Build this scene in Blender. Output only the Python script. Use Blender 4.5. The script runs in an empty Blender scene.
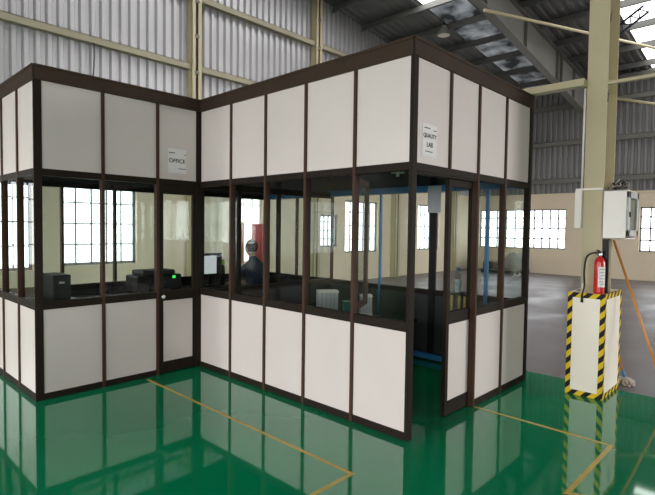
import bpy, math, random
from mathutils import Vector, Matrix
random.seed(7)
scn = bpy.context.scene
COL = scn.collection
D_ = bpy.data

# ------------------------------------------------------------------ materials
def new_mat(name):
    m = D_.materials.new(name); m.use_nodes = True
    nt = m.node_tree; nt.nodes.clear()
    out = nt.nodes.new('ShaderNodeOutputMaterial')
    return m, nt, out

def N(nt, kind, **kw):
    n = nt.nodes.new(kind)
    for k, v in kw.items():
        if k in n.inputs: n.inputs[k].default_value = v
        else: setattr(n, k, v)
    return n

def pbr(name, col, rough=.5, metal=0., var=.06, scale=6., bump=0., bscale=40., coat=0., spec=.5, rvar=0., ior=1.5, stint=None):
    """Principled with a soft procedural variation in colour, roughness and relief."""
    m, nt, out = new_mat(name)
    p = N(nt, 'ShaderNodeBsdfPrincipled')
    p.inputs['Roughness'].default_value = rough
    p.inputs['Metallic'].default_value = metal
    p.inputs['Specular IOR Level'].default_value = spec
    p.inputs['IOR'].default_value = ior
    if stint: p.inputs['Specular Tint'].default_value = (*stint, 1)
    p.inputs['Coat Weight'].default_value = coat
    p.inputs['Coat Roughness'].default_value = .05
    tc = N(nt, 'ShaderNodeTexCoord')
    no = N(nt, 'ShaderNodeTexNoise'); no.inputs['Scale'].default_value = scale; no.inputs['Detail'].default_value = 5
    nt.links.new(tc.outputs['Object'], no.inputs['Vector'])
    rp = N(nt, 'ShaderNodeValToRGB')
    lo = [max(0, c*(1-var)) for c in col]; hi = [min(1, c*(1+var)) for c in col]
    rp.color_ramp.elements[0].position = .3; rp.color_ramp.elements[1].position = .7
    rp.color_ramp.elements[0].color = (*lo, 1); rp.color_ramp.elements[1].color = (*hi, 1)
    nt.links.new(no.outputs['Fac'], rp.inputs['Fac'])
    nt.links.new(rp.outputs['Color'], p.inputs['Base Color'])
    if rvar:
        mr = N(nt, 'ShaderNodeMapRange')
        mr.inputs['To Min'].default_value = max(.02, rough-rvar); mr.inputs['To Max'].default_value = rough+rvar
        mr.inputs['From Min'].default_value = .3; mr.inputs['From Max'].default_value = .7
        nt.links.new(no.outputs['Fac'], mr.inputs['Value']); nt.links.new(mr.outputs['Result'], p.inputs['Roughness'])
    if bump:
        nb = N(nt, 'ShaderNodeTexNoise'); nb.inputs['Scale'].default_value = bscale; nb.inputs['Detail'].default_value = 3
        nt.links.new(tc.outputs['Object'], nb.inputs['Vector'])
        b = N(nt, 'ShaderNodeBump'); b.inputs['Strength'].default_value = bump; b.inputs['Distance'].default_value = .01
        nt.links.new(nb.outputs['Fac'], b.inputs['Height']); nt.links.new(b.outputs['Normal'], p.inputs['Normal'])
    nt.links.new(p.outputs['BSDF'], out.inputs['Surface'])
    return m

def emis(name, col, strength):
    m, nt, out = new_mat(name)
    e = N(nt, 'ShaderNodeEmission'); e.inputs['Color'].default_value = (*col, 1); e.inputs['Strength'].default_value = strength
    nt.links.new(e.outputs[0], out.inputs['Surface'])
    return m

def glass(name, tint, refl=1.):
    """thin clear sheet: tinted see-through plus a mirror part that grows towards grazing view."""
    m, nt, out = new_mat(name)
    t = N(nt, 'ShaderNodeBsdfTransparent'); t.inputs['Color'].default_value = (*tint, 1)
    g = N(nt, 'ShaderNodeBsdfGlossy'); g.inputs['Roughness'].default_value = .01
    lw = N(nt, 'ShaderNodeLayerWeight'); lw.inputs['Blend'].default_value = .5
    pw = N(nt, 'ShaderNodeMath', operation='POWER'); pw.inputs[1].default_value = 5
    ma = N(nt, 'ShaderNodeMath', operation='MULTIPLY_ADD'); ma.inputs[1].default_value = .92*refl; ma.inputs[2].default_value = .035*refl
    mx = N(nt, 'ShaderNodeMixShader')
    nt.links.new(lw.outputs['Facing'], pw.inputs[0]); nt.links.new(pw.outputs[0], ma.inputs[0])
    nt.links.new(ma.outputs[0], mx.inputs['Fac']); nt.links.new(t.outputs[0], mx.inputs[1]); nt.links.new(g.outputs[0], mx.inputs[2])
    nt.links.new(mx.outputs[0], out.inputs['Surface'])
    return m

def hazard(name):
    m, nt, out = new_mat(name)
    p = N(nt, 'ShaderNodeBsdfPrincipled'); p.inputs['Roughness'].default_value = .55; p.inputs['Specular IOR Level'].default_value = .2
    ge = N(nt, 'ShaderNodeNewGeometry'); sx = N(nt, 'ShaderNodeSeparateXYZ')
    nt.links.new(ge.outputs['Position'], sx.inputs[0])
    a = N(nt, 'ShaderNodeMath', operation='ADD'); s = N(nt, 'ShaderNodeMath', operation='SUBTRACT')
    nt.links.new(sx.outputs['Z'], a.inputs[0]); nt.links.new(sx.outputs['Y'], a.inputs[1])
    nt.links.new(a.outputs[0], s.inputs[0]); nt.links.new(sx.outputs['X'], s.inputs[1])
    d = N(nt, 'ShaderNodeMath', operation='DIVIDE'); d.inputs[1].default_value = .125; nt.links.new(s.outputs[0], d.inputs[0])
    f = N(nt, 'ShaderNodeMath', operation='FRACT'); nt.links.new(d.outputs[0], f.inputs[0])
    g = N(nt, 'ShaderNodeMath', operation='GREATER_THAN'); g.inputs[1].default_value = .52; nt.links.new(f.outputs[0], g.inputs[0])
    mx = N(nt, 'ShaderNodeMix', data_type='RGBA')
    mx.inputs[6].default_value = (.78, .55, .02, 1); mx.inputs[7].default_value = (.012, .012, .012, 1)
    nt.links.new(g.outputs[0], mx.inputs[0]); nt.links.new(mx.outputs[2], p.inputs['Base Color'])
    nt.links.new(p.outputs[0], out.inputs['Surface'])
    return m

M = {}
M['bronze'] = pbr('bronze_aluminium', (.022, .016, .012), .55, 0, .12, 3, spec=.1)
M['fascia'] = pbr('brown_anodised_fascia', (.052, .034, .024), .55, 0, .12, 3, spec=.12)
M['mull'] = pbr('red_brown_anodised_bead', (.068, .038, .026), .5, 0, .12, 3, spec=.12)
M['panel'] = pbr('white_laminate_board', (.755, .69, .665), .35, 0, .02, 2)
M['inner_shade'] = pbr('inner_face_in_shade', (.034, .036, .038), .5, 0, .1, 2, spec=.25)  # grey-white inner faces, with the cabin's interior shade put into the colour
M['pane'] = glass('clear_glass', (.89, .915, .905), .45)
M['epoxy'] = pbr('green_epoxy', (.001, .215, .088), .045, 0, .10, .8, bump=.004, bscale=4, spec=.85, ior=1.75, stint=(.78, 1, .88))
M['concrete'] = pbr('polished_concrete', (.125, .108, .112), .42, 0, .35, 1.1, bump=.05, bscale=14, rvar=.12, spec=.35)
M['masonry'] = pbr('beige_painted_masonry', (.70, .61, .46), .8, 0, .05, .7, bump=.05, bscale=60)
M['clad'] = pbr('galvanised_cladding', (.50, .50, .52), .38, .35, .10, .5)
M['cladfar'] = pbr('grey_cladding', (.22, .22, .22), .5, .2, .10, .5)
M['roof'] = pbr('roof_sheet', (.15, .155, .155), .55, .2, .15, .4)
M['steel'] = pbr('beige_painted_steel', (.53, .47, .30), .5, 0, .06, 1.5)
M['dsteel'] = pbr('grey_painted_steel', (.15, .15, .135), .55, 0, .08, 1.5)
M['purlin'] = pbr('purlin_steel', (.13, .13, .125), .55, .1, .1, 1.5)
SKYL = [emis('daylight_through_clear_sheet', (1, .985, .96), 6.), emis('daylight_through_clear_sheet', (1, .985, .96), 3.4), emis('daylight_through_dim_sheet', (1, .985, .96), 0.25)]  # last sheet's emission turned down to balance the light
for k_, m_ in zip(('sky', 'skyb', 'skyc'), SKYL): M[k_] = m_
M['skyd'], nt_, out_ = new_mat('grimy_translucent_sheet')
e_ = N(nt_, 'ShaderNodeEmission'); e_.inputs['Color'].default_value = (.9, .95, 1, 1)
tc_ = N(nt_, 'ShaderNodeTexCoord'); no_ = N(nt_, 'ShaderNodeTexNoise'); no_.inputs['Scale'].default_value = 1.6; no_.inputs['Detail'].default_value = 6
mr_ = N(nt_, 'ShaderNodeMapRange'); mr_.inputs['From Min'].default_value = .4; mr_.inputs['From Max'].default_value = .7; mr_.inputs['To Min'].default_value = .02; mr_.inputs['To Max'].default_value = .26
nt_.links.new(tc_.outputs['Object'], no_.inputs['Vector']); nt_.links.new(no_.outputs['Fac'], mr_.inputs['Value'])
nt_.links.new(mr_.outputs['Result'], e_.inputs['Strength']); nt_.links.new(e_.outputs[0], out_.inputs['Surface'])
M['day'] = emis('daylight_in_window', (.93, .97, 1), 4.0)
M['girt'] = pbr('beige_girt_paint', (.34, .315, .225), .55, 0, .08, 1.5)
M['wframe'] = pbr('window_steel', (.22, .225, .23), .5, 0, .05)
M['white'] = pbr('white_powder_coat', (.92, .88, .82), .4, 0, .02)
M['cream'] = pbr('cream_board', (.93, .87, .76), .45, 0, .025, 2)
M['grey'] = pbr('grey_paint', (.48, .50, .50), .45, 0, .04)
M['black'] = pbr('black_satin', (.010, .010, .011), .45, 0, .1, spec=.2)
M['rubber'] = pbr('black_rubber', (.018, .018, .018), .65, 0, .1)
M['gloss'] = pbr('black_gloss_top', (.012, .014, .016), .05, 0, .1)
M['red'] = pbr('red_enamel', (.62, .022, .02), .25, 0, .04, coat=.4)
M['steelb'] = pbr('bright_metal', (.6, .6, .6), .25, .9, .05)
M['yellow'] = pbr('yellow_floor_paint', (.52, .38, .06), .35, 0, .12, 8)
M['orange'] = pbr('orange_pole_coat', (.62, .25, .05), .4, 0, .08)
M['mopg'] = pbr('grey_mop_yarn', (.42, .38, .33), .9, 0, .25, 30)
M['blue'] = pbr('blue_painted_steel', (.03, .19, .42), .4, 0, .06)
M['navy'] = pbr('navy_cloth', (.02, .028, .055), .85, 0, .15, 20, bump=.2)
M['trouser'] = pbr('dark_cloth', (.025, .025, .03), .9, 0, .1, 20)
M['skin'] = pbr('skin', (.36, .20, .13), .55, 0, .05)
M['hair'] = pbr('black_hair', (.012, .010, .009), .75, 0, .2, 60, bump=.3, bscale=200, spec=.15)
M['paper'] = pbr('white_paper', (.86, .84, .84), .7, 0, .015)
M['ink'] = pbr('black_ink', (.02, .02, .02), .7, 0, .05)
M['redcloth'] = pbr('red_cloth', (.55, .10, .11), .9, 0, .1, 8)
M['orcloth'] = pbr('orange_cloth', (.75, .30, .08), .9, 0, .1, 8)
M['hazard'] = hazard('hazard_stripe_tape')
M['clearp'] = glass('clear_plastic', (.80, .86, .88))
M['teal'] = pbr('teal_plastic', (.01, .16, .13), .5)
M['led'] = emis('green_indicator', (.05, 1, .15), 1.2)
M['dgreen'] = pbr('grey_green_sheet', (.13, .16, .14), .8)
M['haze'] = pbr('frosted_film', (.62, .64, .68), .6)
M['screen'] = emis('lit_screen', (.95, .96, 1), .62)
M['lime'] = pbr('lime_plastic', (.30, .60, .06), .5)

# ------------------------------------------------------------------ mesh builder
class MB:
    def __init__(s): s.v = []; s.f = []; s.sm = []
    def add(s, vs, fs, smooth=False):
        o = len(s.v); s.v += [Vector(v) for v in vs]
        for f in fs: s.f.append([i+o for i in f]); s.sm.append(smooth)
        return s
    def box(s, x0, x1, y0, y1, z0, z1):
        x0, x1 = sorted((x0, x1)); y0, y1 = sorted((y0, y1)); z0, z1 = sorted((z0, z1))
        v = [(x0,y0,z0),(x1,y0,z0),(x1,y1,z0),(x0,y1,z0),(x0,y0,z1),(x1,y0,z1),(x1,y1,z1),(x0,y1,z1)]
        return s.add(v, [(3,2,1,0),(4,5,6,7),(0,1,5,4),(1,2,6,5),(2,3,7,6),(3,0,4,7)])
    def obox(s, c, ax, ay, az):
        """box centred c with half-axis vectors"""
        c, ax, ay, az = map(Vector, (c, ax, ay, az))
        v = [c-ax-ay-az, c+ax-ay-az, c+ax+ay-az, c-ax+ay-az, c-ax-ay+az, c+ax-ay+az, c+ax+ay+az, c-ax+ay+az]
        return s.add(v, [(3,2,1,0),(4,5,6,7),(0,1,5,4),(1,2,6,5),(2,3,7,6),(3,0,4,7)])
    def tube(s, pts, r, n=10, caps=True):
        pts = [Vector(p) for p in pts]
        rs = r if isinstance(r, (list, tuple)) else [r]*len(pts)
        vs = []; up = Vector((0, 0, 1)); prev = None
        for i, p in enumerate(pts):
            d = (pts[min(i+1, len(pts)-1)] - pts[max(i-1, 0)]).normalized()
            if prev is None:
                a = d.cross(up if abs(d.z) < .95 else Vector((1, 0, 0))).normalized()
            else:
                a = (prev - d*prev.dot(d)).normalized()
            prev = a; b = d.cross(a)
            for k in range(n):
                t = 2*math.pi*k/n
                vs.append(p + (a*math.cos(t)+b*math.sin(t))*rs[i])
        fs = []
        for i in range(len(pts)-1):
            for k in range(n):
                fs.append((i*n+k, i*n+(k+1) % n, (i+1)*n+(k+1) % n, (i+1)*n+k))
        s.add(vs, fs, True)
        if caps:
            o = len(s.v)-len(vs); m = len(pts)-1
            s.f.append([o+k for k in range(n)][::-1]); s.sm.append(False)
            s.f.append([o+m*n+k for k in range(n)]); s.sm.append(False)
        return s
    def lathe(s, c, prof, n=20):
        """profile [(r,z)] about vertical axis through c"""
        c = Vector(c); vs = []; fs = []
        for r, z in prof:
            for k in range(n):
                t = 2*math.pi*k/n; vs.append(c+Vector((r*math.cos(t), r*math.sin(t), z)))
        for i in range(len(prof)-1):
            for k in range(n):
                fs.append((i*n+k, i*n+(k+1) % n, (i+1)*n+(k+1) % n, (i+1)*n+k))
        fs.append(tuple(range(n))[::-1]); fs.append(tuple((len(prof)-1)*n+k for k in range(n)))
        return s.add(vs, fs, True)
    def prism(s, poly, axis, a, b):
        """polygon (2D in the other two axes, in xyz order) extruded along axis from a to b"""
        def P(u, w, t):
            q = [u, w]; q.insert(axis, t); return tuple(q)
        n = len(poly)
        vs = [P(u, w, a) for u, w in poly]+[P(u, w, b) for u, w in poly]
        fs = [tuple(range(n))[::-1], tuple(range(n, 2*n))]+[(i, (i+1) % n, n+(i+1) % n, n+i) for i in range(n)]
        return s.add(vs, fs)

ORG = {}
def link(name, mb, mat, parent=None, at=None, bevel=0.):
    me = D_.meshes.new(name)
    if parent is not None: org = ORG[parent.name]
    elif at is not None: org = Vector(at)
    else:
        xs = [v.x for v in mb.v]; ys = [v.y for v in mb.v]; zs = [v.z for v in mb.v]
        org = Vector(((min(xs)+max(xs))/2, (min(ys)+max(ys))/2, min(zs)))
    me.from_pydata([tuple(v-org) for v in mb.v], [], mb.f)
    me.polygons.foreach_set('use_smooth', mb.sm)
    me.materials.append(M[mat]); me.update()
    o = D_.objects.new(name, me); COL.objects.link(o)
    if parent is not None: o.parent = parent
    else: o.location = org
    ORG[o.name] = org
    if bevel:
        b = o.modifiers.new('bevel', 'BEVEL'); b.width = bevel; b.segments = 2; b.limit_method = 'ANGLE'
    return o
def fixn(o):
    import bmesh
    bm = bmesh.new(); bm.from_mesh(o.data); bmesh.ops.recalc_face_normals(bm, faces=bm.faces); bm.to_mesh(o.data); bm.free()
    return o
def tag(o, label=None, cat=None, group=None, kind=None):
    if label: o['label'] = label
    if cat: o['category'] = cat
    if group: o['group'] = group
    if kind: o['kind'] = kind
    return o
def thing(name, loc, label, cat, group=None):
    o = D_.objects.new(name, None); COL.objects.link(o); o.location = loc; o.empty_display_size = .1
    ORG[o.name] = Vector(loc)
    return tag(o, label, cat, group)
def struct(name, mb, mat, parent=None, bevel=0.):
    o = link(name, mb, mat, parent, None if parent else (0, 0, 0), bevel)
    o['kind'] = 'structure'
    return o
def text_mesh(name, body, size, mat, parent, origin, ux, uz, thick=.0006, bold=.012):
    """flat lettering standing on the plane spanned by ux (reading direction) and uz (up)"""
    cu = D_.curves.new(name, 'FONT'); cu.body = body; cu.size = size; cu.align_x = 'CENTER'; cu.align_y = 'CENTER'
    cu.extrude = thick; cu.offset = bold*size
    tmp = D_.objects.new('tmp', cu); COL.objects.link(tmp)
    dg = bpy.context.evaluated_depsgraph_get(); dg.update()
    me = D_.meshes.new_from_object(tmp.evaluated_get(dg))
    D_.objects.remove(tmp); D_.curves.remove(cu)
    ux = Vector(ux).normalized(); uz = Vector(uz).normalized(); un = ux.cross(uz)
    mat4 = Matrix((ux, uz, un)).transposed().to_4x4(); mat4.translation = Vector(origin)-ORG[parent.name]
    me.transform(mat4); me.materials.clear(); me.materials.append(M[mat]); me.name = name
    o = D_.objects.new(name, me); COL.objects.link(o); o.parent = parent; ORG[o.name] = ORG[parent.name]
    return o

# ------------------------------------------------------------------ camera
F, YAW, PITCH, ROLL = 499.854, .81053, -.04011, .01298
cd = D_.cameras.new('camera'); cam = D_.objects.new('camera', cd); COL.objects.link(cam); scn.camera = cam
cd.sensor_fit = 'HORIZONTAL'; cd.sensor_width = 36; cd.lens = F/655*36; cd.clip_start = .05
fw = Vector((math.sin(YAW)*math.cos(PITCH), math.cos(YAW)*math.cos(PITCH), math.sin(PITCH)))
rt = Vector((math.cos(YAW), -math.sin(YAW), 0)); up = rt.cross(fw)
r2 = rt*math.cos(ROLL)+up*math.sin(ROLL); u2 = -rt*math.sin(ROLL)+up*math.cos(ROLL)
mw = Matrix((r2, u2, -fw)).transposed().to_4x4(); mw.translation = (-3.20569, -2.17501, 1.6528)
cam.matrix_world = mw

# ------------------------------------------------------------------ the hall
XW, XE, YS, YN = -11.5, 16.3, -16., 8.
def zr(x): return 9.0-.1195*abs(x)
struct('floor', MB().box(XW-.2, 2.62, YS-.2, YN+.2, -.05, 0), 'epoxy')
struct('floor_concrete', MB().box(2.62, XE+.2, YS-.2, YN+.2, -.05, -.002), 'concrete')

def masonry(axis, face, out, a0, a1, z1, holes):
    """wall whose inner face stands at `face`; thickness goes to face+out; holes (a,b,z0,z1)"""
    mb = MB()
    def put(a, b, z0, zz):
        if b-a < 1e-4 or zz-z0 < 1e-4: return
        if axis == 0: mb.box(a, b, face, face+out, z0, zz)
        else: mb.box(face, face+out, a, b, z0, zz)
    x = a0
    for (a, b, h0, h1) in sorted(holes):
        put(x, a, -.04, z1); put(a, b, -.04, h0); put(a, b, h1, z1); x = b
    put(x, a1, -.04, z1)
    return mb
winL = [(-1.8, -.3, .8, 2.5), (.17, 1.66, .85, 2.42), (4.2, 5.05, .72, 2.62), (7.09, 7.94, 1.07, 2.03), (8.27, 9.9, .87, 2.5),
        (12.25, 13.75, .87, 2.54), (-3.9, -2.5, .85, 2.45), (-7.9, -6.4, .85, 2.45)]
winR = [(5.78, 7.64, .915, 2.46), (4.21, 5.70, .94, 2.45), (.30, 1.85, .96, 2.48), (-3.7, -2.15, .96, 2.48)]
wallL = struct('wall_left', masonry(0, YN, .2, XW, XE, 3.0, winL), 'masonry')
wallR = struct('wall_right', masonry(1, XE, .2, YS, YN, 3.0, winR), 'masonry')
winS = [(-5.6, -4, .9, 2.5)]
OS = (8.2, 16., 6.3)      # unseen opening added in the near wall to light the cabin front
wallS = struct('wall_near', masonry(0, YS, -.2, XW, XE, 3.0, winS+[(OS[0], OS[1], 0, 3.0)]), 'masonry')
winW = [(-12, -10.4, .9, 2.5)]
OPS = [(-9., -5.5, 4.8), (1., 3.1, 4.8), (4.6, 6.1, 4.8)]       # unseen openings added in the wall behind, placed and sized for the light
wallW = struct('wall_behind', masonry(1, XW, -.2, YS, YN, 3.0, winW+[(a_, b_, 0, 3.0) for a_, b_, _ in OPS]), 'masonry')
struct('ground_outside', MB().box(XW-30, XW-.2, YS-30, YN+10, -.06, -.01).box(XW-.2, XE+10, YS-30, YS-.2, -.06, -.01), 'concrete')

def profile(a0, a1, pitch, depth):
    """trapezoid rib outline: list of (a, offset)"""
    pts = []; a = a0
    while a < a1:
        for f, d in ((0, 0), (.34, 0), (.5, depth), (.84, depth)):
            t = a+f*pitch
            if t < a1: pts.append((t, d))
        a += pitch
    pts.append((a1, 0)); return pts
def cladding(axis, face, sgn, a0, a1, z0, ztop, pitch=.195, depth=.06):
    a0 -= .12; a1 += .12
    mb = MB(); pr = profile(a0, a1, pitch, depth); vs = []; fs = []
    for a, d in pr:
        for z in (z0, ztop(a)+.05):
            q = face+sgn*(.07-d)
            vs.append((a, q, z) if axis == 0 else (q, a, z))
    for i in range(len(pr)-1): fs.append((2*i, 2*i+2, 2*i+3, 2*i+1))
    return mb.add(vs, fs)
eave = zr(XE)
def kid(name, mb, mat, par, label=None):
    o = link(name, mb, mat, par); o['kind'] = 'structure'
    if label: o['label'] = label
    return o
kid('corrugated_cladding', cladding(0, YN, 1, XW, XE, 3.0, zr), 'clad', wallL)
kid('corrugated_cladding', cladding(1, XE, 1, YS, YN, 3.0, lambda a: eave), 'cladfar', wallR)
kid('corrugated_cladding', cladding(0, YS, -1, XW, OS[0]-.12, 3.0, zr), 'clad', wallS)
kid('corrugated_cladding', cladding(0, YS, -1, OS[0], OS[1], OS[2], zr), 'clad', wallS)
kid('corrugated_cladding', cladding(0, YS, -1, OS[1]+.12, XE, 3.0, zr), 'clad', wallS)
y_ = YS
for a_, b_, h_ in OPS:
    kid('corrugated_cladding', cladding(1, XW, -1, y_+.12 if y_ > YS else y_, a_-.12, 3.0, lambda a: zr(XW)), 'clad', wallW)
    kid('corrugated_cladding', cladding(1, XW, -1, a_, b_, h_, lambda a: zr(XW)), 'clad', wallW); y_ = b_
kid('corrugated_cladding', cladding(1, XW, -1, y_+.12, YN, 3.0, lambda a: zr(XW)), 'clad', wallW)
# girts (Z shaped rails) and wall posts
def girt(par, axis, face, inn, a0, a1, z, mat='girt', h=.135, d=.14):
    mb = MB()
    if axis == 0:
        mb.box(a0, a1, face, face+inn*.012, z, z+h); mb.box(a0, a1, face, face+inn*d, z+h-.012, z+h)
        mb.box(a0, a1, face+inn*d, face+inn*(d-.012), z, z+h)
    else:
        mb.box(face, face+inn*.012, a0, a1, z, z+h); mb.box(face, face+inn*d, a0, a1, z+h-.012, z+h)
        mb.box(face+inn*d, face+inn*(d-.012), a0, a1, z, z+h)
    return kid('girt', mb, mat, par)
posts = [2.84, 6.72, 10.6, 14.5]
for z in (3.62, 5.14, 6.70):
    x0 = XW
    for x1 in posts+[XE]:
        girt(wallL, 0, YN, -1, x0, x1, z); x0 = x1+.26
for x in posts:      # paired channels with a dark slot between and bolted cleats
    mb = MB(); top = zr(x)-.05
    for dx in (0, .165):
        mb.box(x+dx, x+dx+.095, YN-.2, YN-.188, 0, top)
        e = x+dx if dx == 0 else x+dx+.083
        mb.box(e, e+.012, YN-.2, YN, 0, top)
    mb.box(x+.08, x+.18, YN-.06, YN-.05, 0, top)
    kid('wall_post', mb, 'steel', wallL)
    cl = MB()
    for z in (5.05, 5.85, 6.62, 7.4):
        cl.box(x+.07, x+.19, YN-.205, YN-.195, z, z+.07)
    kid('cleat', cl, 'dsteel', wallL)
for z in (3.40, 4.78, 6.12):
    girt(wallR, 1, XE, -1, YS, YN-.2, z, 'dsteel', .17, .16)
kid('eave_beam', MB().box(XE-.35, XE-.05, YS, YN, eave-.3, eave-.12), 'dsteel', wallR)
kid('ledge', MB().box(XE-.03, XE+.2, YS, YN, 2.97, 3.03), 'masonry', wallR)
kid('ledge', MB().box(XW, XE, YN-.03, YN+.2, 2.97, 3.03), 'masonry', wallL)

# roof: strips of sheeting between clear strips
strips = [(4.72, 5.82), (-.2, 1.66), (-3.7, -2.55), (-7.9, -6.75), (-12.1, -10.95)]
def sheet(y0, y1, xs):
    mb = MB(); pr = profile(y0, y1, .25, .04); vs = []; fs = []
    for y, d in pr:
        for x in xs: vs.append((x, y, zr(x)+.04-d))
    n = len(xs)
    for i in range(len(pr)-1):
        for k in range(n-1): fs.append((i*n+k, (i+1)*n+k, (i+1)*n+k+1, i*n+k+1))
    return mb.add(vs, fs)
ys = []; y = YN+.15
for a, b in strips: ys.append((b, y)); y = a
ys.append((YS-.15, y))
roof = MB()
for a, b in ys:
    s = sheet(a, b, [XW-.15, 0, XE+.15]); roof.add(s.v, s.f)
ceil = struct('ceiling', roof, 'roof')
for i, (a, b) in enumerate(strips):
    segs = [(XW-.1, 0), (0, XE+.1)] if i else [(XW-.1, 0), (0, 9.12), (9.12, XE+.1)]
    for (x0, x1) in segs:
        mb = MB().add([(x0, a-.1, zr(x0)+.046), (x1, a-.1, zr(x1)+.046), (x1, b+.1, zr(x1)+.046), (x0, b+.1, zr(x0)+.046)], [(0, 1, 2, 3)])
        grim = (i == 0 and x0 > 9)
        kid('roof_light', mb, 'skyd' if grim else ('sky' if i == 0 and x0 >= 0 else 'skyb' if i == 1 and x0 >= 0 else 'skyc'), ceil, 'grimy translucent roof sheet' if grim else None)
x = -10.9
while x < 16.2:
    z = zr(x)
    mb = MB().box(x, x+.012, YS, YN, z-.2, z-.005).box(x, x+.07, YS, YN, z-.017, z-.005).box(x-.06, x+.012, YS, YN, z-.2, z-.188)
    kid('purlin', mb, 'purlin', ceil); x += 1.32

def window(n, axis, face, out, a0, a1, z0, z1, cols=5, frame='wframe', hb=.012):
    mb = MB(); w = .035
    c = face+out*.10
    def bar(a, b, q, r, t=.02):
        if axis == 0: mb.box(a, b, c-t, c+t, q, r)
        else: mb.box(c-t, c+t, a, b, q, r)
    bar(a0, a1, z0, z0+w*1.5); bar(a0, a1, z1-w*1.5, z1); bar(a0, a0+w*1.5, z0, z1); bar(a1-w*1.5, a1, z0, z1)
    for k in range(1, cols):
        t = a0+(a1-a0)*k/cols; bar(t-hb, t+hb, z0, z1)
    H = z1-z0
    for f in (.22, .48, .74):
        bar(a0, a1, z1-H*f-hb, z1-H*f+hb)
    o = struct('window_%d' % n, mb, frame)
    p = MB(); q = c+out*.04
    if axis == 0: p.box(a0, a1, q, q+out*.006, z0, z1)
    else: p.box(q, q+out*.006, a0, a1, z0, z1)
    kid('window_pane', p, 'day', o)
n = 1
for (a, b, c, d) in winL:
    wf = a == 4.2
    window(n, 0, YN, 1, a, b, c, d, 3 if wf else 5, 'white' if wf else 'wframe'); n += 1
for (a, b, c, d) in winR: window(n, 1, XE, 1, a, b, c, d, 5, hb=.022); n += 1
for (a, b, c, d) in winS: window(n, 0, YS, -1, a, b, c, d, 5); n += 1
for (a, b, c, d) in winW: window(n, 1, XW, -1, a, b, c, d, 5); n += 1

# tapered roof rafter with stiffeners, far bay
YR = 3.6
rf = thing('steel_rafter', (15.98, YR, 5.8), 'deep grey tapered steel roof rafter sloping down to the far wall, above the white cabin', 'rafter')
bot = [(3.0, zr(3)-.75), (8.2, 6.98), (13.05, 6.25), (15.85, 5.80)]
top = [(15.85, zr(15.85)-.22), (3.0, zr(3)-.22)]
link('web', MB().prism([(x, z) for x, z in bot+top], 1, YR-.008, YR+.008), 'dsteel', rf)
fl = MB()
for (x0, z0), (x1, z1) in zip(bot[:-1], bot[1:]):
    c = Vector(((x0+x1)/2, YR, (z0+z1)/2)); d = Vector((x1-x0, 0, z1-z0)); L = d.length; d.normalize()
    fl.obox(c, d*L/2, (0, .11, 0), Vector((-d.z, 0, d.x))*.009)
link('bottom_flange', fl, 'dsteel', rf)
c = Vector((9.425, YR, (zr(3)+zr(15.85))/2-.228)); d = Vector((12.85, 0, zr(15.85)-zr(3))); L = d.length; d.normalize()
link('top_flange', MB().obox(c, d*L/2, (0, .11, 0), Vector((-d.z, 0, d.x))*.009), 'dsteel', rf)
def zb(x):
    for (x0, z0), (x1, z1) in zip(bot[:-1], bot[1:]):
        if x0 <= x <= x1: return z0+(z1-z0)*(x-x0)/(x1-x0)
for x in (8.2, 10.6, 13.05, 13.4, 14.6):
    link('stiffener', MB().box(x-.008, x+.008, YR-.1, YR+.1, zb(x)+.01, zr(x)-.24), 'dsteel', rf)
link('end_bracket', MB().box(15.83, 16.13, YR-.1, YR+.1, 5.95, 6.6), 'dsteel', rf)

def pipe(name, pts, r, mat, label, cat):
    return tag(link(name, MB().tube(pts, r, 10), mat), label, cat)
def ext(a, b, t): a, b = Vector(a), Vector(b); return a+(b-a)*t
pipe('brace_pipe', [(7.98, YR-.13, 6.82), (14.6, .943, 7.016)], .038, 'steel', 'long pale brace pipe sloping from the rafter past the top of the beige column', 'pipe')
tag(link('brace_pipe', MB().tube([(15.98, 3.3, 6.38), (15.98, -.6, 5.13)], .05, 10), 'steel'), 'pale pipe right of the beige column, running below the bright roof strip', 'pipe')
lat = MB()
p0, p1 = Vector((12.22, 1.82, 7.03)), Vector((11.62, .92, 7.28))
dv = (p1-p0).normalized(); sd = dv.cross(Vector((.75, .66, 0))).normalized()*.10
lat.tube([p0+sd, p1+sd], .03, 6).tube([p0-sd, p1-sd], .03, 6)
for k in range(8):
    a = p0+(p1-p0)*(k/8); b = p0+(p1-p0)*((k+1)/8)
    s = 1 if k % 2 else -1
    lat.tube([a+sd*s, b-sd*s], .016, 5)
tag(link('lattice_strut', lat, 'navy'), 'slim dark lattice strut crossing the bright roof strip, top right', 'strut')

tag(link('hanging_cable', MB().tube([(.74, 7.85, 5.14), (.74, 7.84, 4.9), (.73, 7.84, 4.6), (.69, 7.84, 4.35), (.62, 7.84, 4.1)], .012, 8), 'rubber'), 'thin dark cable hanging from the beige wall rail', 'cable')
# high bay lamp
hb = thing('high_bay_lamp', (9.95, 5.72, 7.3), 'round high bay lamp hanging under the dark roof above the cabin corner', 'lamp')
link('lamp_shade', MB().lathe((9.95, 5.72, 7.35), [(.02, .30), (.06, .28), (.10, .2), (.19, .02), (.2, 0), (.185, 0), (.09, .19), (.03, .24)], 20), 'dsteel', hb)
link('lamp_glass', MB().lathe((9.95, 5.72, 7.35), [(.02, -.03), (.12, -.02), (.18, .005), (.02, .01)], 20), 'white', hb)
link('rod', MB().tube([(9.95, 5.72, 7.63), (9.95, 5.72, 7.82)], .012, 8), 'black', hb)

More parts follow.
